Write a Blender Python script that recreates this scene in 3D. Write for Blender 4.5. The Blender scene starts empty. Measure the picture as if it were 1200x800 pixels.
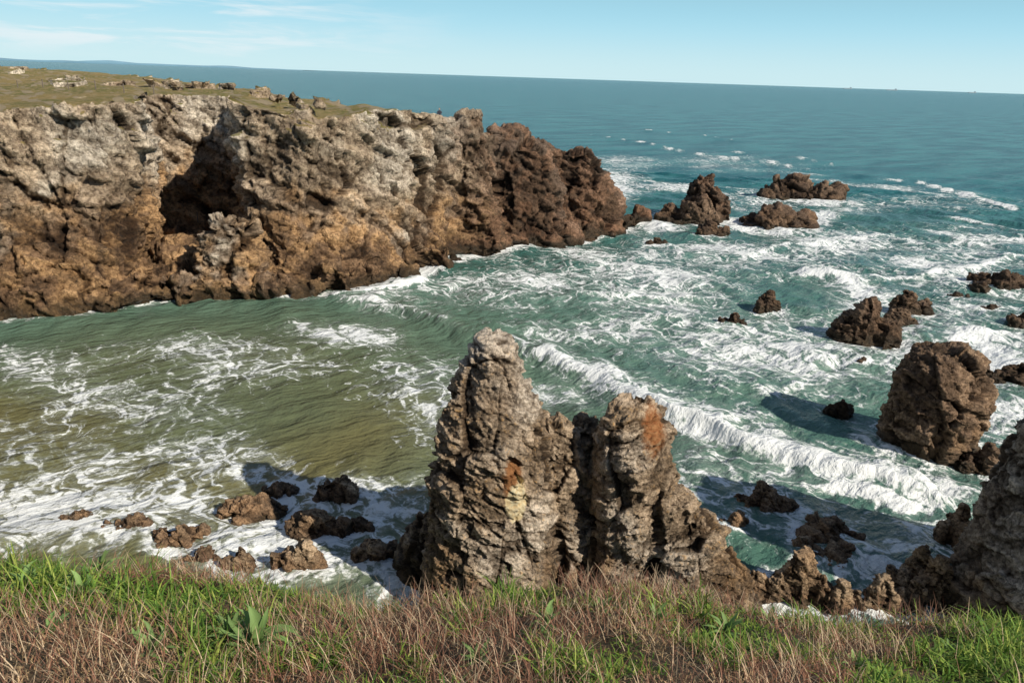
import bpy, math, random
import numpy as np
from mathutils import Matrix, Vector
random.seed(5); rng=np.random.default_rng(7)
scene=bpy.context.scene
col=scene.collection
H=20.0; FPX=867.0
P_=math.atan(310/867.0); R_=math.atan(40/1200.0)
f_=np.array([0,math.cos(P_),-math.sin(P_)]); u0=np.array([0,math.sin(P_),math.cos(P_)]); r0=np.array([1.0,0,0])
cr=math.cos(R_)*r0+math.sin(R_)*u0; cu=-math.sin(R_)*r0+math.cos(R_)*u0
def ray(u,v): return f_*FPX+cr*(u-600)+cu*(400-v)
def S(u,v,z=0.0):
    d=ray(u,v); t=(z-H)/d[2]; return np.array([d[0]*t,d[1]*t,z])
def SY(u,v,Y):
    d=ray(u,v); t=Y/d[1]; return np.array([d[0]*t,Y,H+d[2]*t])

# ---------- noise ----------
def h01(ix,iy,iz,s):
    h=((ix*73856093)^(iy*19349663)^(iz*83492791)^(s*2654435761&0xffffffff))&0xffffffff
    h=((h^(h>>16))*0x45d9f3b)&0xffffffff
    h=((h^(h>>15))*0x2c1b3c6d)&0xffffffff
    h=h^(h>>16)
    return (h/4294967295.0).astype(np.float32)
def vnoise(P,s=0):
    i=np.floor(P).astype(np.int64); f=(P-i).astype(np.float32); f=f*f*f*(f*(f*6-15)+10)
    r=0
    for dx in (0,1):
        for dy in (0,1):
            for dz in (0,1):
                w=(f[:,0] if dx else 1-f[:,0])*(f[:,1] if dy else 1-f[:,1])*(f[:,2] if dz else 1-f[:,2])
                r=r+w*h01(i[:,0]+dx,i[:,1]+dy,i[:,2]+dz,s)
    return r*2-1
def fbm(P,o=4,s=0):
    a=1;r=0;t=0
    for k in range(o):
        r=r+a*vnoise(P*(2.03**k)+k*17.3,s+k); t+=a; a*=.5
    return r/t
def facets(P,s=0):
    i=np.floor(P).astype(np.int64); n=len(P)
    b1=np.full(n,9e9,np.float32); b2=b1.copy(); bc=np.zeros((n,3),np.float32); bi=np.zeros((n,3),np.int64)
    for dx in (-1,0,1):
        for dy in (-1,0,1):
            for dz in (-1,0,1):
                a=i[:,0]+dx;b=i[:,1]+dy;c=i[:,2]+dz
                c0=a+h01(a,b,c,s); c1=b+h01(a,b,c,s+11); c2=c+h01(a,b,c,s+23)
                d=((P[:,0]-c0)**2+(P[:,1]-c1)**2+(P[:,2]-c2)**2).astype(np.float32)
                m=d<b1
                b2=np.where(m,b1,np.minimum(b2,d)); b1=np.where(m,d,b1)
                bc[m,0]=c0[m];bc[m,1]=c1[m];bc[m,2]=c2[m]; bi[m,0]=a[m];bi[m,1]=b[m];bi[m,2]=c[m]
    g=np.stack([h01(bi[:,0],bi[:,1],bi[:,2],s+k)*2-1 for k in (31,37,41)],1)
    r=h01(bi[:,0],bi[:,1],bi[:,2],s+53)*2-1
    h=((P-bc)*g).sum(1)*1.2+r*.8
    e=np.sqrt(b2)-np.sqrt(b1)
    return h, e, r

# ---------- mesh helpers ----------
def mesh_np(name,V,F,smooth=True):
    V=np.asarray(V,np.float32);F=np.asarray(F,np.int32)
    me=bpy.data.meshes.new(name); n,k=F.shape
    me.vertices.add(len(V)); me.vertices.foreach_set('co',V.ravel())
    me.loops.add(n*k); me.loops.foreach_set('vertex_index',F.ravel())
    me.polygons.add(n); me.polygons.foreach_set('loop_start',np.arange(0,n*k,k,dtype=np.int32))
    me.polygons.foreach_set('loop_total',np.full(n,k,np.int32))
    me.polygons.foreach_set('use_smooth',np.full(n,smooth,bool))
    me.update(calc_edges=True); me.validate()
    return me
def obj(name,me,mat=None,parent=None):
    o=bpy.data.objects.new(name,me); col.objects.link(o)
    if mat: me.materials.append(mat)
    if parent: o.parent=parent
    return o
def fattr(me,name,arr):
    a=me.attributes.new(name,'FLOAT','POINT'); a.data.foreach_set('value',np.asarray(arr,np.float32))
def cattr(me,name,arr):
    a=me.attributes.new(name,'FLOAT_COLOR','POINT'); a.data.foreach_set('color',np.asarray(arr,np.float32).ravel())
def loft(secs,seg=20,seed=0,rough=.12):
    rs=np.random.default_rng(seed); ph=rs.random(4)*6.28
    V=[];F=[]
    for (z,cx,cy,rx,ry) in secs:
        for k in range(seg):
            a=2*math.pi*k/seg
            m=1+rough*(math.sin(2*a+ph[0])+.7*math.sin(3*a+ph[1]+z*.3)+.4*math.sin(5*a+ph[2]))
            V.append((cx+math.cos(a)*rx*m,cy+math.sin(a)*ry*m,z))
    n=len(secs)
    for i in range(n-1):
        for k in range(seg):
            k2=(k+1)%seg
            F.append((i*seg+k,i*seg+k2,(i+1)*seg+k2,(i+1)*seg+k))
    F.append(tuple(range(seg))[::-1]); F.append(tuple((n-1)*seg+k for k in range(seg)))
    return V,F
def ell(cx,cy,cz,rx,ry,rz,seed=0):
    secs=[]
    for t in (-.95,-.7,-.3,.15,.5,.8,.96):
        r=math.sqrt(1-t*t); secs.append((cz+rz*t,cx,cy,rx*r,ry*r))
    return loft(secs,14,seed,.13)
def slab(cx,cy,cz,lx,ly,lz,az,tx,ty,seed=0):
    """irregular tilted block"""
    rs=np.random.default_rng(seed); V=[]
    ca,sa=math.cos(az),math.sin(az)
    for z in (-1,1):
        for (x,y) in ((-1,-1),(0,-1.15),(1,-1),(1.1,0),(1,1),(0,1.1),(-1,1),(-1.1,0)):
            k=(1 if z<0 else .78)*(1+rs.normal()*.1)
            X=x*lx*k;Y=y*ly*k; zz=z*lz*(1+rs.normal()*.08)+tx*X+ty*Y
            V.append((cx+ca*X-sa*Y,cy+sa*X+ca*Y,cz+zz))
    F=[tuple(range(8))[::-1],tuple(range(8,16))]+[(i,(i+1)%8,8+(i+1)%8,8+i) for i in range(8)]
    return V,F
def union(parts):
    V=[];F=[]
    for v,f in parts:
        o=len(V); V+=[tuple(map(float,p)) for p in v]; F+=[tuple(i+o for i in q) for q in f]
    return V,F
def remesh(parts,vox):
    V,F=union(parts)
    me=bpy.data.meshes.new('t'); me.from_pydata(V,[],F); me.update()
    o=bpy.data.objects.new('t',me); col.objects.link(o)
    m=o.modifiers.new('r','REMESH'); m.mode='VOXEL'; m.voxel_size=vox; m.use_smooth_shade=True
    dg=bpy.context.evaluated_depsgraph_get(); dg.update()
    me2=bpy.data.meshes.new_from_object(o.evaluated_get(dg))
    bpy.data.objects.remove(o)
    return me2
def get(me):
    n=len(me.vertices); co=np.empty(n*3,np.float32); me.vertices.foreach_get('co',co)
    no=np.empty(n*3,np.float32); me.vertex_normals.foreach_get('vector',no)
    return co.reshape(-1,3),no.reshape(-1,3)
def rockify(name,parts,vox,mat,sc=1.0,amp=1.0,seed=0,tilt=(.25,.1),zs=.6,top=False,fs=1.0,led=1.0,extra=False,mid=1.0):
    """sc = size of the largest facets in metres"""
    me=remesh(parts,vox); P,N=get(me)
    q=P.copy(); q[:,2]=(P[:,2]+tilt[0]*P[:,0]+tilt[1]*P[:,1])
    w3=np.stack([fbm(P/(sc*1.6),2,seed+k) for k in (61,71,81)],1)*sc*.12
    q=q+w3
    h1,e1,r1=facets(q*np.array([1,1,zs])/sc,seed+1)
    h2,e2,r2=facets(q*np.array([.9,.9,1.4])/(sc*.45),seed+2)
    d=.25*sc*h1+.12*mid*sc*h2
    g1_=np.clip(1-e1/.05,0,1); g2_=np.clip(1-e2/.08,0,1)
    d-=.09*sc*g1_+.03*mid*sc*g2_
    h3,e3,r3=facets(q*np.array([.85,.85,1.7])/(sc*.2),seed+3); g3_=np.clip(1-e3/.12,0,1)
    d+=.058*sc*h3-.012*sc*g3_
    if extra:
        h4,e4,r4=facets(q*np.array([.9,.9,1.6])/(sc*.1),seed+4); d+=.028*sc*h4
    def ledge(th,s_):
        s=q[:,2]/th+.35*fbm(P/(sc*2),2,seed+s_); i=np.floor(s).astype(np.int64); f=s-i
        a=h01(i,i*0,i*0,seed+s_); b=h01(i+1,i*0,i*0,seed+s_); k=np.clip((f-.88)/.12,0,1)
        return (a*(1-k)+b*k)*2-1, np.clip(1-np.abs(f-.94)/.06,0,1)
    l1,g1=ledge(sc*.34,90); l2,g2=ledge(sc*.13,95)
    lm=np.clip(.5+1.2*fbm(P/(sc*2.2),2,seed+44),0,1)*led
    d+=(.09*sc*l1+.04*sc*l2-.03*sc*g1)*lm
    d+=.14*sc*fbm(P/(sc*2.8),2,seed+5)+.010*sc*fbm(P/(sc*.12),2,seed+6)
    d*=amp
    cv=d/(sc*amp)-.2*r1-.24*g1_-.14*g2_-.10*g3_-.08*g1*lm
    if top:
        w=np.clip(1-(N[:,2]-.55)/.3,0,1); w=np.where(P[:,2]>9,w,1)
        wx=np.clip((P[:,0]+14)/10,0,1); w=np.maximum(w,wx)
        d=d*w+(1-w)*(.5*fbm(P/6,3,seed+8)+.12*fbm(P/1.2,3,seed+4)); cv=cv*w+(1-w)*.2
    P2=P+N*d[:,None]
    me.vertices.foreach_set('co',P2.astype(np.float32).ravel())
    fattr(me,'cav',cv); fattr(me,'blk',r1*.4+.35*r2+.25*r3)
    fattr(me,'nA',fbm(P*.14*fs,3,301)*.5+.5); fattr(me,'nB',fbm(P*.8*fs,4,311)*.7+.5)
    fattr(me,'nS',fbm(q*np.array([.4,.4,1.9])*fs,3,321)*.7+.5)
    me.polygons.foreach_set('use_smooth',np.ones(len(me.polygons),bool))
    me.update()
    me.materials.clear()
    return obj(name,me,mat)

# ---------- node helpers ----------
class NT:
    def __init__(s,nt): s.nt=nt
    def n(s,t,props=None,**ins):
        nd=s.nt.nodes.new(t)
        for k,v in (props or {}).items(): setattr(nd,k,v)
        for k,v in ins.items():
            k2=int(k[1:]) if k[0]=='_' else k.replace('_',' ')
            sk=nd.inputs[k2]
            if isinstance(v,bpy.types.NodeSocket): s.nt.links.new(v,sk)
            else:
                if isinstance(v,tuple) and len(v)==3 and sk.type=='RGBA': v=v+(1,)
                sk.default_value=v
        return nd
    def m(s,op,a,b=0.0,c=None,clamp=False):
        k=dict(_0=a,_1=b)
        if c is not None: k['_2']=c
        return s.n('ShaderNodeMath',dict(operation=op,use_clamp=clamp),**k).outputs[0]
    def vm(s,op,a,b): return s.n('ShaderNodeVectorMath',dict(operation=op),_0=a,_1=b).outputs[0]
    def mix(s,f,a,b,mode='MIX'): return s.n('ShaderNodeMix',dict(data_type='RGBA',blend_type=mode),_0=f,_6=a,_7=b).outputs[2]
    def ss(s,x,a,b,c=0.0,d=1.0,it='SMOOTHSTEP'):
        return s.n('ShaderNodeMapRange',dict(interpolation_type=it),_0=x,_1=a,_2=b,_3=c,_4=d).outputs[0]
    def noise(s,vec,scale,detail=3,rough=.6,dist=0.0):
        return s.n('ShaderNodeTexNoise',None,Vector=vec,Scale=scale,Detail=detail,Roughness=rough,Distortion=dist)
    def vor(s,vec,scale,feat='F1'):
        return s.n('ShaderNodeTexVoronoi',dict(feature=feat),Vector=vec,Scale=scale)
    def attr(s,name): return s.n('ShaderNodeAttribute',dict(attribute_name=name))
    def xyz(s,x,y,z): return s.n('ShaderNodeCombineXYZ',None,_0=x,_1=y,_2=z).outputs[0]
def newmat(name):
    m=bpy.data.materials.new(name); m.use_nodes=True; m.node_tree.nodes.clear()
    t=NT(m.node_tree); out=t.n('ShaderNodeOutputMaterial'); return m,t,out
def simple(name,c,rough=.7,var=.25,scale=8):
    m,t,out=newmat(name); g=t.n('ShaderNodeNewGeometry')
    nz=t.noise(g.outputs['Position'],scale).outputs[0]
    cc=t.mix(t.ss(nz,.3,.7),tuple(x*(1-var) for x in c),tuple(min(1,x*(1+var)) for x in c))
    b=t.n('ShaderNodeBsdfPrincipled',None,Base_Color=cc,Roughness=rough)
    t.nt.links.new(b.outputs[0],out.inputs[0]); return m

def rock_mat(name,hi1,hi2,hi3,lo1,lo2,zlo,zhi,fs=1.0,grass=False,tipdark=False,patches=(),lichen=0.0,wetz=1.5):
    m,t,out=newmat(name); g=t.n('ShaderNodeNewGeometry'); pos=g.outputs['Position']
    sep=t.n('ShaderNodeSeparateXYZ',None,Vector=pos); z=sep.outputs[2]; x=sep.outputs[0]
    n1=t.attr('nA').outputs['Fac']; n2=t.attr('nB').outputs['Fac']; nst=t.attr('nS').outputs['Fac']; blk=t.attr('blk').outputs['Fac']; cav=t.attr('cav').outputs['Fac']
    n3=t.noise(pos,2.8*fs,5,.78).outputs[0]
    hi=t.mix(t.ss(n2,.35,.65),hi1,hi2); hi=t.mix(t.ss(n1,.48,.68),hi,hi3)
    hi=t.mix(t.m('MULTIPLY',t.ss(nst,.5,.75),.5),hi,tuple(a*.6 for a in hi2))
    lo=t.mix(t.ss(n2,.35,.65),lo1,lo2)
    lo=t.mix(t.m('MULTIPLY',t.ss(nst,.5,.75),.55),lo,tuple(a*.5 for a in lo2))
    zz=t.m('ADD',z,t.m('MULTIPLY',t.m('SUBTRACT',n1,.5),(zhi-zlo)*1.6))
    zz=t.m('ADD',zz,t.m('MULTIPLY',t.m('SUBTRACT',n2,.5),(zhi-zlo)*.9))
    if grass: zz=t.m('ADD',zz,t.ss(x,-40,-24,-3.0,0.0))
    c=t.mix(t.ss(zz,zlo,zhi),lo,hi)
    if tipdark:
        dm=t.ss(t.m('ADD',x,t.m('MULTIPLY',n1,10.0)),-6.0,4.0)
        c=t.mix(t.m('MULTIPLY',dm,.88),c,t.mix(t.ss(n2,.4,.6),(.095,.058,.040),(.215,.12,.072)))
    if lichen>0:
        c=t.mix(t.m('MULTIPLY',t.m('MULTIPLY',t.ss(n3,.54,.64),t.ss(n2,.5,.6)),lichen),c,(.45,.25,.07))
    c=t.mix(1.0,c,t.mix(t.ss(blk,-.6,.6),(.70,.68,.66),(1.25,1.25,1.25)),'MULTIPLY')
    c=t.mix(.9,c,t.mix(t.ss(n3,.36,.62),(.42,.39,.36),(1.42,1.42,1.42)),'MULTIPLY')
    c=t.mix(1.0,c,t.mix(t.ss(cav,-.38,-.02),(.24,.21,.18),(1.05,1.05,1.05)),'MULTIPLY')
    wv=t.vm('ADD',pos,t.vm('MULTIPLY',t.xyz(n2,nst,n3),(1.4/fs,1.4/fs,1.1/fs)))
    wv=t.vm('MULTIPLY',wv,(.8,.8,1.4))
    ck=t.vor(wv,1.0*fs,'DISTANCE_TO_EDGE').outputs[0]
    c=t.mix(t.m('MULTIPLY',t.m('MULTIPLY',t.ss(ck,.0,.05,1.0,.0),t.ss(nst,.30,.55)),.75),c,(.04,.03,.022))
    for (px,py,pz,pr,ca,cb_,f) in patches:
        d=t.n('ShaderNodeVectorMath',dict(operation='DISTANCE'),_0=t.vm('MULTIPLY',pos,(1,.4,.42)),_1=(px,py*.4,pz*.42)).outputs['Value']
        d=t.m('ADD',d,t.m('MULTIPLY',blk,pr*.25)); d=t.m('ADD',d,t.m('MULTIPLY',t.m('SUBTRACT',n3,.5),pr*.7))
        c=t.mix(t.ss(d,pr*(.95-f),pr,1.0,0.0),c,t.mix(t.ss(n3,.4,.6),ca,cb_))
    wet=t.ss(t.m('ADD',z,t.m('MULTIPLY',n2,1.0)),wetz*.75,wetz*1.4,1.0,0.0)
    c=t.mix(t.m('MULTIPLY',wet,.75),c,t.mix(n3,(.018,.015,.010),(.075,.055,.03)))
    rough=t.ss(wet,0,1,.88,.4)
    if grass:
        nz=t.n('ShaderNodeSeparateXYZ',None,Vector=g.outputs['Normal']).outputs[2]
        gm=t.m('MULTIPLY',t.ss(t.m('ADD',nz,t.m('MULTIPLY',t.m('SUBTRACT',n2,.5),.5)),.66,.84),t.ss(t.m('ADD',z,t.m('MULTIPLY',n2,2)),14.6,15.6))
        gm=t.m('MULTIPLY',gm,t.ss(x,-8,-14))
        g2=t.noise(pos,1.6,5,.75).outputs[0]
        gc=t.mix(t.ss(n1,.38,.62),(.29,.22,.075),(.17,.165,.045)); gc=t.mix(t.ss(g2,.42,.64),gc,(.38,.28,.13))
        gc=t.mix(t.m('MULTIPLY',t.ss(nst,.58,.70),.7),gc,(.40,.32,.22))
        c=t.mix(gm,c,gc)
    bp=t.n('ShaderNodeBump',None,Strength=1.0,Distance=.6/fs,Height=t.m('MULTIPLY',n3,.75))
    b=t.n('ShaderNodeBsdfPrincipled',None,Base_Color=c,Roughness=rough,Normal=bp.outputs[0]); b.inputs['Specular IOR Level'].default_value=.3
    t.nt.links.new(b.outputs[0],out.inputs[0]); return m

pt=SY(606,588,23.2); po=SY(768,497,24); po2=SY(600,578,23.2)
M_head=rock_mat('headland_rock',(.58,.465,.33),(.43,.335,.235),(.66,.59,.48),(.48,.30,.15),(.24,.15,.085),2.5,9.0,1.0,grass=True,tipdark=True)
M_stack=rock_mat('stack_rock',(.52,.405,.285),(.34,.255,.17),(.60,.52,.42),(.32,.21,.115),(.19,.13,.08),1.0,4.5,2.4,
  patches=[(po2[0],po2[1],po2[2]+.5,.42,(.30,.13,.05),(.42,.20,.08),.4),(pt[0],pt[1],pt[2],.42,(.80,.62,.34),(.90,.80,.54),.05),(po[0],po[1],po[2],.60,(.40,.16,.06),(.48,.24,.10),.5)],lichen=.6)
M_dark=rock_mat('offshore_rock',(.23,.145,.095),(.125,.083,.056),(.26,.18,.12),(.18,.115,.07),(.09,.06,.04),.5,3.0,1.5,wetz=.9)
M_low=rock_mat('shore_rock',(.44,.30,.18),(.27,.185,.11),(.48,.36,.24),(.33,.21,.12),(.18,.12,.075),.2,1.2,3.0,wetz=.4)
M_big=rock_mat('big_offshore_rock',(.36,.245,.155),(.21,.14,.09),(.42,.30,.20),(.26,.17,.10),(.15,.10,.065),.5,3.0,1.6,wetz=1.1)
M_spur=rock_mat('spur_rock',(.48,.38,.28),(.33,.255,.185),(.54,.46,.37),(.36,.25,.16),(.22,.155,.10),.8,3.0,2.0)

rings=[]   # (x,y,r) foam around rocks
# ---------- headland ----------
st=[]
def station(b,r,back):
    b=np.array(b,float); r=np.array(r,float); k=np.array(back,float)
    mid=b+(r-b)*np.array([.62,.62,.36])
    up=b+(r-b)*np.array([.85,.85,.72])
    bo=b.copy(); bo[2]=-2
    kb=k.copy(); kb[2]=-2; kb[1]+=4
    st.append([bo,b,mid,up,r,k,kb])
station((-95,46,0),(-98,52,17),(-190,215,18.5))
station(S(0,376),SY(0,129,61),(-150,210,18.3))
station(S(60,371),SY(60,124,63),(-125,200,18))
station(S(110,367),SY(112,120,64),(-105,188,17.8))
station(S(150,350),SY(160,118,67),(-85,170,17.5))
station((-39.0,82,0),(-41.5,85,16.9),(-71,155,17.3))
station((-31.5,87,0),(-33,89,16.9),(-55,135,17.2))
station((-25.8,69.5,0),SY(282,121,72),(-44,116,17))
station(S(330,346),SY(330,131,71.5),(-36,105,17))
station(S(390,343),SY(390,138,73.5),(-27,96,16.6))
station(S(440,333),SY(440,128,77.5),(-20,92,16.2))
station(S(480,323),SY(480,130,81),(-14,91.5,15.6))
station(S(530,303),SY(528,141,87),(-7,95,13.8))
station(S(570,295),SY(572,162,91),(-2,98,12.0))
station(S(630,285),SY(620,165,95),(4,102,11.1))
station(S(680,278),SY(668,180,99),(9,106,9.6))
station(S(715,274),SY(688,196,102),(12,109,8))
station(S(738,266),SY(700,216,105),(14,110,5.5))
V=[];F=[];m=len(st[0])
for s in st: V+=[tuple(p) for p in s]
for i in range(len(st)-1):
    for k in range(m):
        k2=(k+1)%m; F.append((i*m+k,i*m+k2,(i+1)*m+k2,(i+1)*m+k))
F.append(tuple(range(m))[::-1]); F.append(tuple((len(st)-1)*m+k for k in range(m)))
parts=[(V,F)]
def pxloft(rows,Y,dep=.8,seed=0,rough=.1,dy=0,grow=1.0):
    secs=[]
    for v,a,b in rows:
        A=SY(a,v,Y);B=SY(b,v,Y); rx=(B[0]-A[0])/2*grow
        secs.append(((A[2]+B[2])/2,(A[0]+B[0])/2,Y+dy,rx,rx*dep))
    secs=secs[::-1]; z0=secs[0]
    if z0[0]>-2: secs=[(-2.0,z0[1],z0[2],z0[3]*1.08,z0[4]*1.08)]+secs
    return loft(secs,22,seed,rough)
parts.append(pxloft([(250,252,280),(262,243,298),(290,238,304),(330,232,310),(350,228,318)],67,1.0,3))
parts.append(pxloft([(135,538,567),(150,534,570),(185,534,574),(230,530,580),(300,522,600)],89,.8,4,.04))
parts.append(pxloft([(118,345,360),(150,320,385),(230,312,395),(300,308,402),(345,300,410)],73,.7,5))
parts.append(pxloft([(133,430,455),(170,420,480),(240,412,490),(310,405,500),(335,400,505)],80,.7,6))
parts.append(pxloft([(154,575,605),(172,566,640),(220,560,660),(292,550,665)],94,.6,7))
parts.append(pxloft([(176,664,690),(194,648,700),(230,640,712),(284,634,724)],100.5,.6,8))
rs=np.random.default_rng(3)
line=[S(*p) for p in [(0,374),(60,370),(110,366),(150,356),(190,352),(235,346),(270,347),(330,346),(390,343),(440,333),(480,323),(530,304),(570,296),(630,286),(690,278),(720,273),(738,266)]]
for i in range(len(line)-1):
    dd=line[i+1]-line[i]; az=math.atan2(dd[1],dd[0])
    for k in range(7 if i<14 else 3):
        p=line[i]+dd*rs.random(); r=.5+rs.random()*1.2
        parts.append(slab(p[0]+rs.normal()*.6,p[1]+.4+rs.random()*3,rs.random()*1.0,r*1.8,r*.9,r*(.35+.7*rs.random()),az+rs.normal()*.4,rs.normal()*.25,-.1+rs.normal()*.2,int(rs.integers(999))))
for k in range(26):   # boulders on the floor of the cove
    r=.8+rs.random()*1.3
    parts.append(slab(rs.uniform(-38,-28),rs.uniform(64,84),.4+rs.random()*.8,r*1.3,r,r*.8,rs.random()*3,rs.normal()*.2,rs.normal()*.2,int(rs.integers(999))))
# low rock ledges along the back of the turf
for (u,v,w,h) in [(70,99,60,.5),(100,96,40,.4),(140,102,40,.5),(180,102,44,.5),(205,105,40,.6),(240,105,44,.65),(268,107,36,.6),(300,112,26,.4),(12,84,40,.9),(30,88,26,.6),(330,117,24,.3),(365,122,20,.3)]:
    for j in range(2):
        p=S(u+rs.normal()*w*.3,v+rs.normal()*1.2,17.0); t=p[1]/900
        if p[1]<230: parts.append(slab(p[0],p[1],17.3,w*t*.3,w*t*.13,h*(.6+.6*rs.random()),rs.normal()*.5+.9,rs.normal()*.06,rs.normal()*.06,int(rs.integers(999))))
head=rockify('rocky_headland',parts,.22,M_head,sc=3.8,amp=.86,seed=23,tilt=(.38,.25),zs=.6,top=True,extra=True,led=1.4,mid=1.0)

# ---------- near sea stacks ----------
A=pxloft([(398,566,596),(406,560,604),(424,554,607),(445,544,613),(478,530,632),(505,520,640),(560,514,645),(600,514,650),(650,512,656),(700,506,662)],25,.85,11,.04,grow=1.06)
B=pxloft([(495,646,666),(508,640,674),(550,634,682),(620,628,688),(700,622,692)],25.4,.9,12,.05,grow=1.08)
E=pxloft([(600,497,518),(630,474,524),(670,458,530),(700,450,535)],27,.9,13,.1)
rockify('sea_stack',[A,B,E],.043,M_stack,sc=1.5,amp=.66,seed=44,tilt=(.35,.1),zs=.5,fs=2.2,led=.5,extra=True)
C1=pxloft([(487,672,696),(500,668,708),(600,666,716),(700,662,724)],26.2,.9,14,.04,grow=1.08)
C2=pxloft([(471,722,756),(480,708,774),(497,700,788),(540,700,789),(580,698,782),(640,694,787),(700,688,797)],25.1,.85,15,.04,grow=1.06)
D=pxloft([(571,778,800),(588,766,822),(620,762,844),(650,758,862),(700,750,882)],24.4,.8,16,.08)
D2=pxloft([(640,835,855),(665,820,875),(705,810,890)],24.2,.8,17,.08)
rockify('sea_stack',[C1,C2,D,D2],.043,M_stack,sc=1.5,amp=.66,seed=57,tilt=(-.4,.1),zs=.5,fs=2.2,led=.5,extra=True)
Fp=loft([(-2,24.3,24.5,6.0,4.6),(0,24.2,24.5,5.8,4.4),(3,24.0,24.6,5.1,4.0),(6,23.2,24.8,3.9,3.3),(8.2,22.4,25,2.7,2.6),(9.4,22.1,25.1,1.9,1.9),(10.0,22.2,25.1,1.1,1.2)],26,18,.04)
rockify('cliff_spur',[Fp],.07,M_spur,sc=2.2,amp=.55,seed=71,tilt=(-.2,.1),zs=.42,fs=2,led=.7,extra=True)
for s in ((-1.2,25.3,3.2),(3.8,25.3,3.0),(7.5,24.4,2.6),(24,25,7)): rings.append(s)

# ---------- offshore / shore rocks ----------
def rock(name,ua,ub,vt,vb,peak=.5,mat=M_dark,seed=0,dep=.75,n=3):
    uc=(ua+ub)/2; c=S(uc,vb); t=c[1]/ray(uc,vb)[1]; W=(ub-ua)*t; 
    c=c+np.array([c[0],c[1],0])/np.linalg.norm(c[:2])*W*dep*.42
    hh=max(.3,SY(uc,vt,c[1])[2]); rr=np.random.default_rng(seed+100)
    x0=c[0]-W/2; ps=[]
    def cone(cx,cy,r,h,s):
        k=.8+rr.random()*.3
        return loft([(-1.2,cx,cy,r*1.2,r*dep*1.2),(0,cx,cy,r*1.05,r*dep*1.05),(h*.45,cx,cy,r*.88,r*dep*.88),(h*.8,cx+rr.normal()*.15*r,cy,r*.62*k,r*dep*.65),(h,cx+rr.normal()*.15*r,cy,r*.3,r*dep*.34)],7,s,.13)
    ps.append(cone(x0+W*min(max(peak,.33),.67),c[1],W*.33,hh,seed))
    fr=[.2,.8,.5,.35,.65]
    for k in range(n-1):
        q=fr[k]; dist=abs(q-peak); ps.append(cone(x0+W*q,c[1]+rr.normal()*.12*W,W*(.2+.06*rr.random()),hh*max(.35,1-1.1*dist-.2*rr.random()),seed+k+1))
    for k in range(3):
        q=rr.random(); a_=rr.normal()*.5+.5
        ps.append(slab(x0+W*q,c[1]-W*dep*.2+rr.random()*.3*W,hh*.15,W*.2,W*.13,hh*(.18+.2*rr.random()),a_,rr.normal()*.25,rr.normal()*.2,seed+k))
    rings.append((c[0],c[1],W*.55))
    vox=max(.045,W/56)
    return rockify(name,ps,vox,mat,sc=max(.5,W*.32),amp=.74,seed=seed,tilt=(.5,.25),zs=.7,fs=max(1,3.5/max(W,.8)),extra=W>3)
R=[('offshore_rock',768,846,204,261,.68),('offshore_rock',897,983,207,236,.25),('offshore_rock',858,950,245,270,.55),('offshore_rock',815,850,258,278,.45),
('offshore_rock',757,783,279,288,.5),('offshore_rock',884,912,342,365,.5),('offshore_rock',845,873,366,383,.5),('offshore_rock',974,1046,347,403,.5),('offshore_rock',1042,1088,341,367,.35),
('offshore_rock',1036,1075,362,384,.4),('offshore_rock',1144,1215,319,342,.5),('offshore_rock',1110,1130,342,350,.5),('offshore_rock',1184,1225,366,382,.5),('offshore_rock',1148,1215,427,451,.6),
('offshore_rock',968,999,469,487,.5),('offshore_rock',1118,1175,520,556,.6),('offshore_rock',1003,1018,418,428,.5),('offshore_rock',1150,1172,357,364,.5)]
for i,r in enumerate(R): rock(*r,mat=M_dark,seed=200+i*7)
Rb=pxloft([(406,1090,1132),(414,1072,1146),(430,1054,1152),(455,1044,1153),(490,1036,1147),(515,1034,1139),(530,1033,1131)],40,.85,31,.03)
rockify('offshore_rock',[Rb],.075,M_big,sc=2.0,amp=.68,seed=338,tilt=(.4,.1),fs=1.6,extra=True,led=.8); rings.append((SY(1088,500,40)[0],40,3.4))
L=[(75,112,599,613),(126,180,605,628),(184,240,617,645),(270,338,586,614),(315,352,567,580),(372,422,558,590),(345,412,600,638),(328,384,634,676),(262,300,642,672),(405,440,606,624),
(420,470,632,660),(225,262,642,664),(866,928,571,603),(930,1000,612,641),(938,1022,640,668),(895,965,646,708),(840,872,600,622),(1040,1085,640,700),(1062,1120,650,715),(1092,1130,592,640),(1010,1060,675,715),(965,1010,680,715),(860,900,668,700),(1118,1150,610,650)]
for i,(a,b,vt,vb) in enumerate(L): rock('shore_rock',a,b,vt,vb,peak=.3+.4*rng.random(),mat=M_low,seed=500+i*7,dep=.9,n=4)

# ---------- near land ----------
def Ye(x):
    x=np.asarray(x,float)
    e=3.3+.10*np.sin(x*1.1+.5)+.06*np.sin(x*2.7)
    e=e+np.where(x<-8,(-8-x)*.85,0)+np.where(x>14,(x-14)*.15,0)
    return e
def Gz(x,y):
    x=np.asarray(x,float);y=np.asarray(y,float)
    dE=Ye(x)-y
    z=np.where(dE<1.3,17.33+.5*dE,17.98+.26*(1-np.exp(-(dE-1.3)/.8)))
    z=np.where(dE<0,17.33+.5*dE-2.2*dE*dE,z)
    z=z+.20*np.clip((-x-.4)/2.0,0,1)**1.2-.04-.06*np.clip(x/2,0,1)
    P=np.stack([x*2.2,y*2.2,x*0],-1).reshape(-1,3)
    return z+.06*fbm(P,3,3).reshape(x.shape)
xs=np.concatenate([np.linspace(-110,-6,90),np.linspace(-5.9,5.9,190),np.linspace(6.1,110,90)])
dE=np.concatenate([np.linspace(-70,-6,12)*-1,np.linspace(5,-.35,110)])
rows=[]
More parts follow.
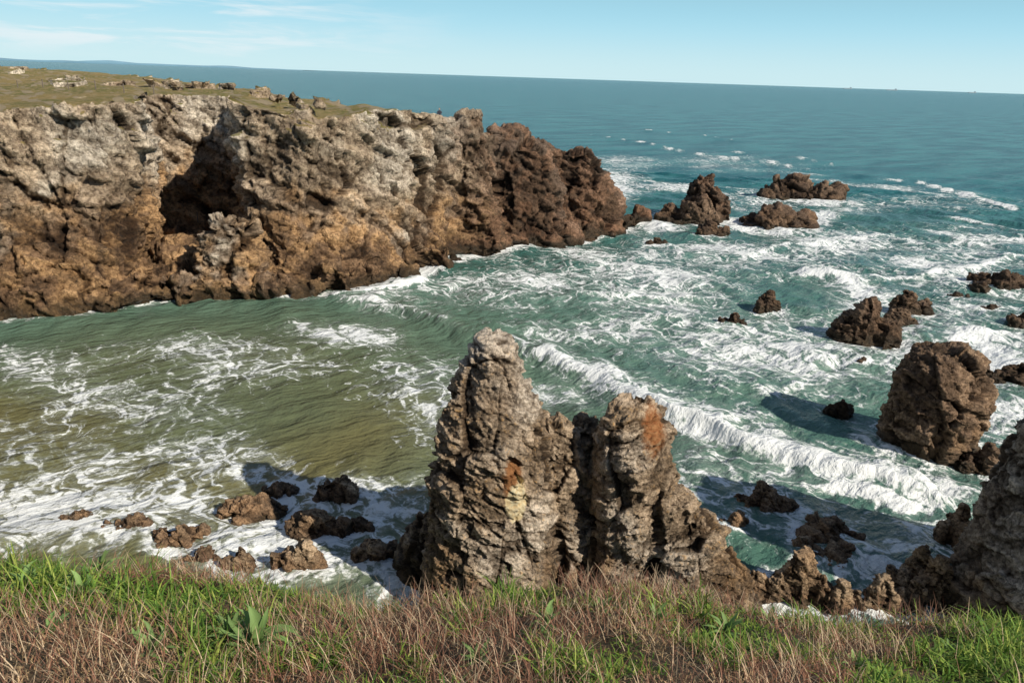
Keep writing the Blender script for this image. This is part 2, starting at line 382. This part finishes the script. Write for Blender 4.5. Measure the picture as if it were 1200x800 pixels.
for d in dE:
    y=Ye(xs)-d; rows.append(np.stack([xs,y,Gz(xs,y)],1))
ztop=rows[-1][:,2]
for t in np.linspace(0.03,1,45):
    y=Ye(xs)+.35+5.5*t**1.3; z=ztop*(1-t)-2*t
    p=np.stack([xs,y,z],1)
    h,e,_=facets(p/2.2,5); p[:,1]+=(h*.7+fbm(p/1.0,3,6)*.35)*min(1,t*6)
    rows.append(p)
rows=np.array(rows); nr,nc=rows.shape[:2]
idx=np.arange(nr*nc).reshape(nr,nc)
Fq=np.stack([idx[:-1,:-1],idx[1:,:-1],idx[1:,1:],idx[:-1,1:]],-1).reshape(-1,4)
M_soil,t,out=newmat('turf_soil')
g=t.n('ShaderNodeNewGeometry'); pos=g.outputs['Position']
sz=t.n('ShaderNodeSeparateXYZ',None,Vector=pos).outputs[2]
n1=t.noise(pos,3,3).outputs[0]; n2=t.noise(pos,40,4,.7).outputs[0]
c=t.mix(t.ss(n1,.4,.6),(.06,.048,.02),(.10,.07,.035)); c=t.mix(t.ss(n2,.4,.7),c,(.16,.11,.06))
c=t.mix(t.ss(sz,16.2,17.0,1.0,0.0),c,t.mix(n1,(.12,.085,.05),(.30,.24,.17)))
bp=t.n('ShaderNodeBump',None,Strength=.8,Distance=.05,Height=n2)
b=t.n('ShaderNodeBsdfPrincipled',None,Base_Color=c,Roughness=.95,Normal=bp.outputs[0]); t.nt.links.new(b.outputs[0],out.inputs[0])
obj('clifftop_ground',mesh_np('clifftop_ground',rows.reshape(-1,3),Fq[:,::-1]),M_soil)

# ---------- grass ----------
M_gr,t,out=newmat('grass_blades')
ca=t.attr('gcol').outputs['Color']
d1=t.n('ShaderNodeBsdfPrincipled',None,Base_Color=ca,Roughness=.6); d1.inputs['Specular IOR Level'].default_value=.25
d2=t.n('ShaderNodeBsdfTranslucent',None,Color=ca)
mx=t.n('ShaderNodeMixShader',None,_0=.22,_1=d1.outputs[0],_2=d2.outputs[0]); t.nt.links.new(mx.outputs[0],out.inputs[0])
def blades(x,y,z,L,w,lean,az,colr,levels=4,curl=1.0):
    n=len(x); V=np.zeros((n,levels,2,3),np.float32)
    side=az+math.pi/2+rng.normal(0,.5,n)
    for k in range(levels):
        s=k/(levels-1)
        ang=lean*(.35+curl*s)
        hx=L*s*np.sin(ang*.8); hz=L*s*np.cos(ang*.8)
        ww=w*(1-s)**.7*.5+.0003
        cx=x+np.cos(az)*hx; cy=y+np.sin(az)*hx; cz=z+hz
        V[:,k,0]=np.stack([cx-np.cos(side)*ww,cy-np.sin(side)*ww,cz],1)
        V[:,k,1]=np.stack([cx+np.cos(side)*ww,cy+np.sin(side)*ww,cz],1)
    base=(np.arange(n)*levels*2)[:,None]
    F=[]
    for k in range(levels-1):
        F.append(base+np.array([[2*k,2*k+1,2*k+3,2*k+2]]))
    F=np.stack(F,1).reshape(-1,4)
    C=np.ones((n,levels,2,4),np.float32); C[...,:3]=colr[:,None,None,:]
    return V.reshape(-1,3),F,C.reshape(-1,4)
n=94000
x=rng.uniform(-4.6,4.6,n); y=Ye(x)-rng.uniform(-.33,2.3,n)
gn=fbm(np.stack([x*1.8,y*1.8,x*0],1),3,9)+.20*np.clip(-(x+.3)/2.5,0,1)-.04*np.clip(x/2.5,0,1)
cl=vnoise(np.stack([x*5.5,y*5.5,x*0+3],1),4)
dEv=Ye(x)-y
gg=gn*1.3+.45*cl+rng.normal(0,.08,n)+np.where((dEv>.25)&(dEv<.9),.14,-.10)
green=gg>.02
red=fbm(np.stack([x*1.6+7,y*2.2,x*0],1),2,19)+rng.normal(0,.2,n)>-.08
pal=np.where(green[:,None],np.array([[.18,.29,.045]]),np.where(red[:,None],np.array([[.36,.18,.105]]),np.array([[.56,.40,.22]])))
alt=rng.random(n)
pal=np.where((green&(alt<.3))[:,None],np.array([[.32,.38,.08]]),pal)
pal=np.where((green&(alt>.72))[:,None],np.array([[.09,.19,.03]]),pal)
pal=pal*rng.uniform(.6,1.35,(n,1))
tall=vnoise(np.stack([x*4,y*4,x*0+9],1),24)
Lb=np.where(green,rng.uniform(.035,.11,n),rng.uniform(.025,.075,n))*(1+.5*cl)*(1+.6*tall)
Lb*=1+.5*(x<-1.6)*(dEv<.5)
wb=np.where(green,rng.uniform(.004,.012,n),rng.uniform(.002,.005,n))
lean=np.abs(rng.normal(.95,.5,n)); az=rng.uniform(0,6.28,n)
V1,F1,C1_=blades(x,y,Gz(x,y)-.008,Lb,wb,lean,az,pal)
n=3000; x=rng.uniform(-4.6,4.6,n); y=Ye(x)-np.abs(rng.normal(0,.4,n))+.12
k=np.exp(-((x+.6)/.6)**2)
keep=rng.random(n)<.12+.88*k; x=x[keep];y=y[keep];k=k[keep]; n=len(x)
pal=np.array([[.36,.26,.18]])*rng.uniform(.6,1.3,(n,1))
V2,F2,C2_=blades(x,y,Gz(x,y)-.01,rng.uniform(.08,.18,n)*(1+.35*k),rng.uniform(.001,.0022,n),np.abs(rng.normal(.4,.35,n)),rng.uniform(0,6.28,n),pal,5)
n=44000; x=rng.uniform(-4.6,4.6,n); y=Ye(x)-rng.uniform(-.2,2.2,n)
gk=fbm(np.stack([x*1.8,y*1.8,x*0],1),3,9)+.2*np.clip(-(x+.3)/2.5,0,1)+rng.normal(0,.1,n)<.04
x=x[gk];y=y[gk]; n=len(x)
pal=np.where(rng.random((n,1))<.6,np.array([[.30,.15,.095]]),np.array([[.60,.46,.30]]))*rng.uniform(.6,1.3,(n,1))
V3,F3,C3_=blades(x,y,Gz(x,y)+rng.uniform(.01,.06,n),rng.uniform(.05,.15,n),rng.uniform(.0015,.004,n),rng.uniform(1.1,1.7,n),rng.uniform(0,6.28,n),pal,4,.3)
V=np.concatenate([V1,V2,V3]); F=np.concatenate([F1,F2+len(V1),F3+len(V1)+len(V2)]); C=np.concatenate([C1_,C2_,C3_])
me=mesh_np('clifftop_grass',V,F); cattr(me,'gcol',C); obj('clifftop_grass',me,M_gr)

def plant(u,v,size,seed,nl=14):
    d=ray(u,v)
    yy=3.0
    for _ in range(30):
        xx=d[0]/d[1]*yy; zz=float(Gz(np.array([xx]),np.array([yy]))[0]); yy=(zz-H)*d[1]/d[2]*.5+yy*.5
    xx=d[0]/d[1]*yy; zz=float(Gz(np.array([xx]),np.array([yy]))[0])
    rr=np.random.default_rng(seed); V=[];F=[];C=[]
    for i in range(nl):
        a=i*2.4+rr.normal()*.3; L=size*rr.uniform(.6,1.15); w=L*rr.uniform(.06,.10); tilt=rr.uniform(.2,1.0)
        cc=np.array([.18,.28,.09])*rr.uniform(.6,1.3); b0=len(V); K=8; tw=rr.normal()*.5
        for k in range(K):
            s=k/(K-1); ang=tilt*(.4+1.0*s); r=L*s*math.sin(ang); h=L*s*math.cos(ang); a2=a+tw*s*s
            ww=w*math.sin(math.pi*min(1,s*.9+.1))**.7*(1+.15*math.sin(k*2.6+i))+.001
            for q,off in ((-1,.35),(0,0),(1,.35)):
                V.append((xx+math.cos(a2)*r-math.sin(a2)*ww*q,yy+math.sin(a2)*r+math.cos(a2)*ww*q,zz+h+off*ww)); 
                m_=1.25 if q==0 else 1; C.append((*(cc*m_),1))
        for k in range(K-1):
            for q in (0,1): F.append((b0+k*3+q,b0+k*3+q+1,b0+k*3+q+4,b0+k*3+q+3))
    me=mesh_np('broadleaf_plant',V,F); cattr(me,'gcol',C); obj('broadleaf_plant',me,M_gr)
for i,(u,v,s,n_) in enumerate([(300,765,.18,34),(272,752,.13,18),(95,700,.13,20),(640,735,.12,18),(770,735,.12,18),(1110,765,.09,14),(410,735,.10,16),(850,745,.12,20),(1000,785,.10,14),(180,765,.12,18),(560,775,.10,16),(700,720,.10,16),(120,672,.12,18),(30,690,.12,16),(900,730,.09,14),(60,745,.1,16)]): plant(u,v,s,i,n_)

# ---------- sea ----------
ang=np.radians(np.linspace(-72,72,820))
r=np.concatenate([np.exp(np.linspace(math.log(6),math.log(16),60))[:-1],np.exp(np.linspace(math.log(16),math.log(180),600))[:-1],np.exp(np.linspace(math.log(180),math.log(40000),190))])
RR,AA=np.meshgrid(r,ang,indexing='ij'); X=(RR*np.sin(AA)).ravel(); Y=(RR*np.cos(AA)).ravel(); N_=len(X); Rf=RR.ravel()
near=np.clip((260-Rf)/140,0,1)
P3=np.stack([X,Y,X*0],1)
wd=np.array([-.62,-.78])/np.hypot(.62,.78); wp=np.array([-wd[1],wd[0]])
aa=X*wd[0]+Y*wd[1]; bb=X*wp[0]+Y*wp[1]
wn=fbm(P3/14,3,2); wn2=fbm(P3/5,3,12); wn3=fbm(P3/1.5,3,13)
bay=np.exp(-(((X+22)/20)**2+((Y-46)/24)**2))
Z=(.26*np.sin(aa/2.0+wn*4)*(1+.5*wn2)+.16*np.sin((aa*.8+bb*.5)/1.0+wn*5)+.10*np.sin((aa*.9-bb*.6)/.55+wn2*5)+.22*wn2)
Z=Z*near*(1-.8*bay)*.8+.12*wn3*np.clip((120-Rf)/60,0,1)
foam=np.zeros(N_)
def blob(u,v,ru,rv,s):
    global foam
    c=S(u,v); t=c[1]/ray(u,v)[1]; rx=ru*t; ry=abs(S(u,v-rv)[1]-S(u,v+rv)[1])/2
    e=((X-c[0]-(Y-c[1])*c[0]/c[1])/rx)**2+((Y-c[1])/ry)**2
    foam=np.maximum(foam,s*np.exp(-e)) if s>0 else foam*(1+s*np.exp(-e))
for b in [(40,600,150,55,.66),(60,530,140,60,.62),(150,470,180,46,.60),(230,420,160,34,.62),(40,430,110,34,.58),(330,640,160,40,.66),(440,590,80,40,.60),(240,530,110,50,.54),(560,340,90,30,.55),
 (640,330,110,40,.62),(760,330,130,60,.68),(720,215,40,22,.85),(770,265,45,14,.8),(860,300,110,28,.66),(980,290,120,35,.60),(900,400,150,60,.64),(1100,300,130,50,.60),
 (1120,400,120,60,.74),(960,440,110,50,.62),(1180,480,60,40,.70),(1000,555,140,26,.85),(1100,575,70,22,.9),(950,610,140,38,.62),(830,560,80,44,.60),(650,460,80,24,.6),(500,460,90,60,.52),
 (1010,350,60,40,.72),(960,255,25,12,.85),(840,240,14,14,.6),(900,235,90,18,.5),(740,190,70,10,.55),(1000,240,80,15,.5),(200,590,110,38,.60),(700,385,110,36,.6),(560,300,50,8,.65),
 (690,300,60,16,.66),(1170,430,50,40,.72),(400,390,80,18,.62),(480,600,50,60,.55),(1100,640,80,50,.6),(850,190,120,14,.42),(1120,235,100,14,.48)]: blob(*b)
blob(375,490,80,38,-.4)
foam*=1+.45*fbm(P3/6,3,33)
for (x_,y_,r_) in rings:
    d=np.hypot(X-x_,(Y-y_)*1.1); foam=np.maximum(foam,.64*np.exp(-((np.maximum(d-r_,0))/(.45+.28*r_))**2))
def seg(pts):
    best=np.full(N_,1e9); sg=np.zeros(N_); tt=np.zeros(N_); tot=0; L=[np.hypot(*(pts[i+1]-pts[i])[:2]) for i in range(len(pts)-1)]; T=sum(L)
    for i in range(len(pts)-1):
        a=pts[i][:2];b=pts[i+1][:2];ab=b-a; u=np.clip(((X-a[0])*ab[0]+(Y-a[1])*ab[1])/(ab@ab),0,1)
        dx=X-a[0]-u*ab[0];dy=Y-a[1]-u*ab[1]; d=np.hypot(dx,dy); s=np.sign(dx*ab[1]-dy*ab[0])
        m_=d<best; best=np.where(m_,d,best); sg=np.where(m_,s,sg); tt=np.where(m_,(tot+u*L[i])/T,tt); tot+=L[i]
    return best*sg,tt
d,tt=seg(line); foam=np.maximum(foam,(.50+.4*np.clip(tt*1.4,0,1))*np.exp(-(np.abs(d)/(1.1+1.5*tt))**2))
jit=wn2*.9+.35*wn3+.5*wn
def crest(uv,h,wf,wb_,fm,prof=None,jt=1.0,trail=0):
    global Z,foam
    pts=[S(*p) for p in uv]; d,tt=seg(pts); d=d+jit*jt
    ends=np.clip(tt/.08,0,1)*np.clip((1-tt)/.10,0,1); pr=np.interp(tt,*zip(*prof)) if prof else 1.0
    Z=Z+h*ends*(1+.5*wn2)*np.where(d>0,np.exp(-(d/wf)**2),np.exp(-(d/wb_)**2))
    fw=np.where(d>0,np.exp(-(d/(wf*1.4))**2),np.exp(-(d/(wb_*.45))**2))
    foam=np.maximum(foam,fm*pr*ends*fw*(1+.45*wn3+.5*wn2))
    if trail: foam=np.maximum(foam,trail*pr*ends*np.where(d>0,np.exp(-(d/(wf*2.6))**2),np.exp(-(d/5.0)**2)))
main=[(375,350),(430,352),(490,366),(540,388),(600,413),(660,430),(705,448),(760,478),(850,514),(950,542),(1050,570),(1150,592)]
crest(main,.85,.8,2.0,1.1,[(0,.9),(.10,1),(.2,.7),(.26,.35),(.36,.25),(.44,.5),(.5,.6),(.56,.95),(.7,1),(1,.95)],jt=1.3,trail=.68)
crest([(380,346),(440,342),(510,330)],.3,.6,1.2,1.0)
crest([(700,462),(790,500),(900,535)],.15,.5,1.2,.7)
crest([(930,560),(1010,580),(1090,600)],.25,.6,1.4,.85,jt=1.5)
crest([(770,172),(830,183),(900,190),(950,200)],.3,.9,2.5,.9,jt=2.5)
crest([(690,158),(740,165),(800,176)],.3,.7,2.0,.75,jt=2.5)
crest([(820,158),(870,166)],.3,.7,2.0,.7,jt=2.5)
crest([(730,150),(790,156)],.3,.7,2.4,.75,jt=2.5)
crest([(850,178),(930,184),(990,196)],.3,.7,2.4,.7,jt=3)
crest([(1060,210),(1110,224),(1160,238),(1210,250)],.3,1.0,2.5,.95,jt=2.5)
crest([(1130,228),(1190,240)],.3,.9,2.5,.8,jt=2.5)
crest([(1000,205),(1060,215)],.3,.7,2.0,.65,jt=2.5)
crest([(600,330),(680,345),(760,352),(840,350)],.35,.6,1.6,.6)
crest([(870,470),(940,450),(1030,440)],.25,.6,1.6,.65)
crest([(900,320),(1000,330),(1100,322),(1210,300)],.35,.7,2.0,.75,jt=1.8)
crest([(1060,410),(1140,400),(1210,385)],.3,.7,2.5,.85,jt=1.8)
crest([(860,300),(960,285),(1060,275)],.3,.7,1.8,.7,jt=1.8)
crest([(1080,250),(1150,262),(1210,275)],.3,.7,1.8,.6,jt=2)
far=fbm(np.stack([aa/9,bb/34,aa*0],1),4,55)
foam=np.maximum(foam,np.clip((far-.32)*4,0,.64)*np.clip((Rf-70)/60,0,1)*np.clip((330-Rf)/180,0,1))
shal=np.clip(1.35*np.exp(-((X+21)/22)**2-((Y-40)/22)**2),0,1)
mid=np.clip((180-np.hypot(X-5,Y*1.0))/120,0,1)
me=mesh_np('sea',np.stack([X,Y,Z],1),(lambda I:np.stack([I[:-1,:-1],I[:-1,1:],I[1:,1:],I[1:,:-1]],-1).reshape(-1,4)[:,::-1])(np.arange(N_).reshape(RR.shape)))
fattr(me,'foam',foam); fattr(me,'shal',shal); fattr(me,'mid',mid)
fattr(me,'wA',.5+.5*fbm(P3/30,3,71)+.1*wn); fattr(me,'wC',.5+.6*wn2)
ca_=math.cos(math.radians(38)); sa_=math.sin(math.radians(38))
WR=np.stack([X*ca_+Y*sa_+1.5*fbm(P3*.42,2,401)+.55*fbm(P3*1.9,3,402),(-X*sa_+Y*ca_)*.7+1.5*fbm(P3*.42,2,411)+.55*fbm(P3*1.9,3,412),X*0,X*0+1],1)
cattr(me,'flow',WR)
M_sea,t,out=newmat('sea_water')
g=t.n('ShaderNodeNewGeometry'); pos=g.outputs['Position']; flat=t.vm('MULTIPLY',pos,(1,1,0))
fo=t.attr('foam').outputs['Fac']; sh=t.attr('shal').outputs['Fac']; mi=t.attr('mid').outputs['Fac']
wA=t.attr('wA').outputs['Fac']; cb=t.attr('wC').outputs['Fac']
rot=t.n('ShaderNodeMapping',None,Vector=flat,Rotation=(0,0,math.radians(-38))).outputs[0]
wr=t.attr('flow').outputs['Vector']
e1=t.vor(wr,.62,'DISTANCE_TO_EDGE').outputs[0]
e2=t.vor(wr,1.7,'DISTANCE_TO_EDGE').outputs[0]
cn=t.noise(wr,1.1,5,.74).outputs[0]; ch=t.noise(flat,3.6,4,.7).outputs[0]
wB=t.noise(t.vm('MULTIPLY',rot,(.30,1,1)),.11,5,.68).outputs[0]
val=t.m('MULTIPLY',t.m('SUBTRACT',fo,.12),1.3)
val=t.m('ADD',val,t.m('MULTIPLY',t.m('SUBTRACT',cn,.5),1.8))
val=t.m('ADD',val,t.m('MULTIPLY',t.m('SUBTRACT',ch,.5),.9))
val=t.m('ADD',val,t.m('MULTIPLY',t.m('SUBTRACT',cb,.5),.6))
val=t.m('ADD',val,t.ss(e1,0,.20,.36,0.0)); val=t.m('ADD',val,t.ss(e2,0,.22,.22,0.0))
fm=t.ss(val,.72,1.14)
fm=t.m('MULTIPLY',fm,t.ss(fo,.03,.2))
thin=t.m('MULTIPLY',t.ss(val,.2,1.0,0,.42),t.ss(fo,.1,.5))
deep=t.mix(t.ss(wB,.38,.62),(.010,.090,.112),(.036,.175,.185))
midc=t.mix(t.ss(t.m('ADD',t.m('MULTIPLY',wA,.5),t.m('MULTIPLY',wB,.5)),.4,.6),(.055,.15,.12),(.10,.20,.155))
shc=t.mix(t.ss(wA,.4,.6),(.155,.145,.06),(.115,.14,.075))
wc=t.mix(mi,deep,midc); wc=t.mix(sh,wc,shc)
wc=t.mix(thin,wc,(.40,.45,.41)); 
wc=t.mix(fm,wc,(.82,.85,.84))
nb1=t.noise(t.vm('MULTIPLY',rot,(.7,1,1)),.9,5,.64).outputs[0]
bh=t.m('ADD',t.m('MULTIPLY',nb1,t.ss(sh,0,1,.55,.42)),t.m('MULTIPLY',wB,1.6))
bp=t.n('ShaderNodeBump',None,Strength=.95,Distance=1.0,Height=bh)
b=t.n('ShaderNodeBsdfPrincipled',None,Base_Color=wc,Roughness=t.ss(fm,0,1,.18,.8),IOR=1.33,Normal=bp.outputs[0]); 
t.nt.links.new(t.ss(mi,0,1,.03,.40),b.inputs['Specular IOR Level'])
t.nt.links.new(b.outputs[0],out.inputs[0])
obj('sea',me,M_sea)

# ---------- distant things ----------
M_coast=simple('haze_tinted_coast',(.18,.33,.43),.9,.1,.001)  # blue of aerial haze is painted into the coast's base colour
V=[];F=[];K=90
for i in range(K):
    s=i/(K-1); d=ray(-120+s*470,0); k=16000/d[1]; h=(30+40*(.5+.5*math.sin(s*17))*(.6+.4*math.sin(s*41+1)))*min(1,(1-s)*3)+4
    xx,yy=d[0]*k,16000
    V+=[(xx,yy,-5),(xx,yy,h*.8),(xx,yy+500,h),(xx,yy+2500,-5)]
for i in range(K-1):
    for q in range(3): F.append((i*4+q,i*4+4+q,i*4+5+q,i*4+1+q))
obj('distant_coastline',mesh_np('distant_coastline',V,F),M_coast)
M_ship=simple('ship_paint',(.30,.38,.43),.6,.1,.01)
for (u,w) in ((993,150),(1045,190),(1140,130)):
    d=ray(u,105); k=13000/d[1]; X0,Y0=d[0]*k,13000
    V=[];F=[]
    def box(x0,x1,y0,y1,z0,z1,tp=0):
        o=len(V); V.extend([(X0+x0+tp,Y0+y0,z0),(X0+x1-tp,Y0+y0,z0),(X0+x1-tp,Y0+y1,z0),(X0+x0+tp,Y0+y1,z0),(X0+x0,Y0+y0,z1),(X0+x1,Y0+y0,z1),(X0+x1,Y0+y1,z1),(X0+x0,Y0+y1,z1)])
        F.extend([(o,o+3,o+2,o+1),(o+4,o+5,o+6,o+7),(o,o+1,o+5,o+4),(o+1,o+2,o+6,o+5),(o+2,o+3,o+7,o+6),(o+3,o,o+4,o+7)])
    box(-w/2,w/2,-14,14,-2,10,10); box(w*.30,w*.42,-12,12,10.1,26); box(-w*.35,w*.22,-12,12,10.1,15); box(w*.33,w*.37,-3,3,26.1,34)
    me=bpy.data.meshes.new('cargo_ship'); me.from_pydata(V,[],F); obj('cargo_ship',me,M_ship)

# fence on the plateau
dg=bpy.context.evaluated_depsgraph_get(); dg.update()
def ground_at(x,y):
    h=scene.ray_cast(dg,Vector((x,y,40)),Vector((0,0,-1))); return h[1].z if h[0] else 17.0
M_wood=simple('weathered_wood',(.16,.13,.10),.85,.2,6)
fe=bpy.data.objects.new('post_and_wire_fence',None); col.objects.link(fe)
fp=[S(u,v,17.3) for u,v in [(20,97),(50,99),(80,101),(112,103),(145,105),(180,106),(215,108),(245,110)]]
for i,p in enumerate(fp):
    z=ground_at(p[0],p[1]); fp[i]=np.array([p[0],p[1],z])
    v,f=loft([(z-.3,p[0],p[1],.07,.07),(z+.95,p[0],p[1],.06,.06),(z+1.0,p[0],p[1],.03,.03)],8,1,.02)
    me=bpy.data.meshes.new('post'); me.from_pydata(v,[],f); obj('post_%d'%i,me,M_wood,fe)
V=[];F=[]
for i in range(len(fp)-1):
    for hh in (.5,.85):
        a=fp[i]+[0,0,hh];b=fp[i+1]+[0,0,hh];o=len(V)
        V+=[tuple(a),tuple(b),tuple(b+[0,0,.015]),tuple(a+[0,0,.015])]; F.append((o,o+1,o+2,o+3))
me=bpy.data.meshes.new('wire'); me.from_pydata(V,[],F); obj('wires',me,M_wood,fe)

# seated person on the headland rim
best=None
for yy in np.arange(78,93,.25):
    q=SY(515,137,yy); z=ground_at(q[0],yy); e=abs(z-q[2])
    if best is None or e<best[0]: best=(e,q[0],yy,z)
p=(best[1],best[2]); gz_=best[3]
pe=bpy.data.objects.new('seated_person',None); col.objects.link(pe); pe.location=(p[0],p[1],gz_)
J=[(0,0,.12,.17),(0,.02,.35,.16),(0,-.02,.56,.17),(0,-.02,.66,.07),(0,-.02,.72,.06),
 (-.1,-.1,.12,.10),(-.13,-.45,.38,.075),(-.13,-.6,.02,.05),(-.13,-.74,.0,.04),(.1,-.1,.12,.10),(.13,-.45,.38,.075),(.13,-.6,.02,.05),(.13,-.74,.0,.04),
 (-.19,-.02,.56,.07),(-.25,-.15,.36,.05),(-.12,-.38,.42,.035),(.19,-.02,.56,.07),(.25,-.15,.36,.05),(.12,-.38,.42,.035)]
Ed=[(0,1),(1,2),(2,3),(3,4),(0,5),(5,6),(6,7),(7,8),(0,9),(9,10),(10,11),(11,12),(2,13),(13,14),(14,15),(2,16),(16,17),(17,18)]
me=bpy.data.meshes.new('body'); me.from_pydata([j[:3] for j in J],Ed,[]); 
bo=obj('body',me,simple('dark_clothes',(.035,.04,.055),.85,.2,5),pe)
bo.modifiers.new('skin','SKIN'); 
for i,j in enumerate(J): me.skin_vertices[0].data[i].radius=(j[3],j[3])
me.skin_vertices[0].data[0].use_root=True
sb=bo.modifiers.new('sub','SUBSURF'); sb.levels=2; sb.render_levels=2
for nm,c,loc,rad in (('face',(.45,.28,.2),(0,-.045,.82),(.078,.095,.12)),('hair',(.04,.025,.015),(0,-.01,.85),(.088,.1,.11)),('nose',(.45,.28,.2),(0,-.14,.81),(.014,.02,.024))):
    v,f=ell(loc[0],loc[1],loc[2],*rad); me=bpy.data.meshes.new(nm); me.from_pydata(v,[],f); obj(nm,me,simple(nm+'_mat',c),pe)

# ---------- light, sky, camera ----------
el=math.radians(35); sv=Vector((math.cos(el)*.80,math.cos(el)*-.60,math.sin(el))).normalized()
sl=bpy.data.lights.new('sun','SUN'); sl.energy=5.0; sl.angle=math.radians(.5); sl.color=(1,.91,.78)
so=bpy.data.objects.new('sun',sl); col.objects.link(so); so.rotation_euler=sv.to_track_quat('Z','Y').to_euler(); so.location=(60,-40,80)
w=bpy.data.worlds.new('World'); scene.world=w; w.use_nodes=True; w.node_tree.nodes.clear(); t=NT(w.node_tree)
sk=t.n('ShaderNodeTexSky',dict(sky_type='NISHITA',sun_disc=False,sun_elevation=el,sun_rotation=math.atan2(sv.x,sv.y),altitude=0,air_density=1.0,dust_density=.3,ozone_density=2.5))
tc=t.n('ShaderNodeTexCoord').outputs['Generated']
cn=t.noise(t.vm('MULTIPLY',tc,(2.5,2.5,22)),2.2,5,.62,.5).outputs[0]
sp=t.n('ShaderNodeSeparateXYZ',None,Vector=tc)
cm=t.m('MULTIPLY',t.ss(cn,.44,.66,0,.8),t.ss(sp.outputs[0],-.02,-.42))
cm=t.m('MULTIPLY',cm,t.ss(sp.outputs[2],.0,.03))
hz=t.mix(t.ss(sp.outputs[2],0,.09),(8.2,11.4,12.2),(5.0,9.7,11.9))
cc=t.mix(t.ss(sp.outputs[2],.05,.20,.92,0.0),sk.outputs[0],hz)
cc=t.mix(cm,cc,(10.8,11.8,12.2))
bg=t.n('ShaderNodeBackground',None,Color=cc,Strength=.076); wo=t.n('ShaderNodeOutputWorld'); t.nt.links.new(bg.outputs[0],wo.inputs[0])
cam=bpy.data.cameras.new('camera'); cam.sensor_width=36; cam.lens=36*FPX/1200; cam.clip_start=.05; cam.clip_end=60000
co=bpy.data.objects.new('camera',cam); col.objects.link(co)
M=Matrix(((cr[0],cu[0],-f_[0],0),(cr[1],cu[1],-f_[1],0),(cr[2],cu[2],-f_[2],H),(0,0,0,1))); co.matrix_world=M
scene.camera=co
scene.view_settings.view_transform='Standard'; scene.view_settings.look='None'; scene.view_settings.exposure=0
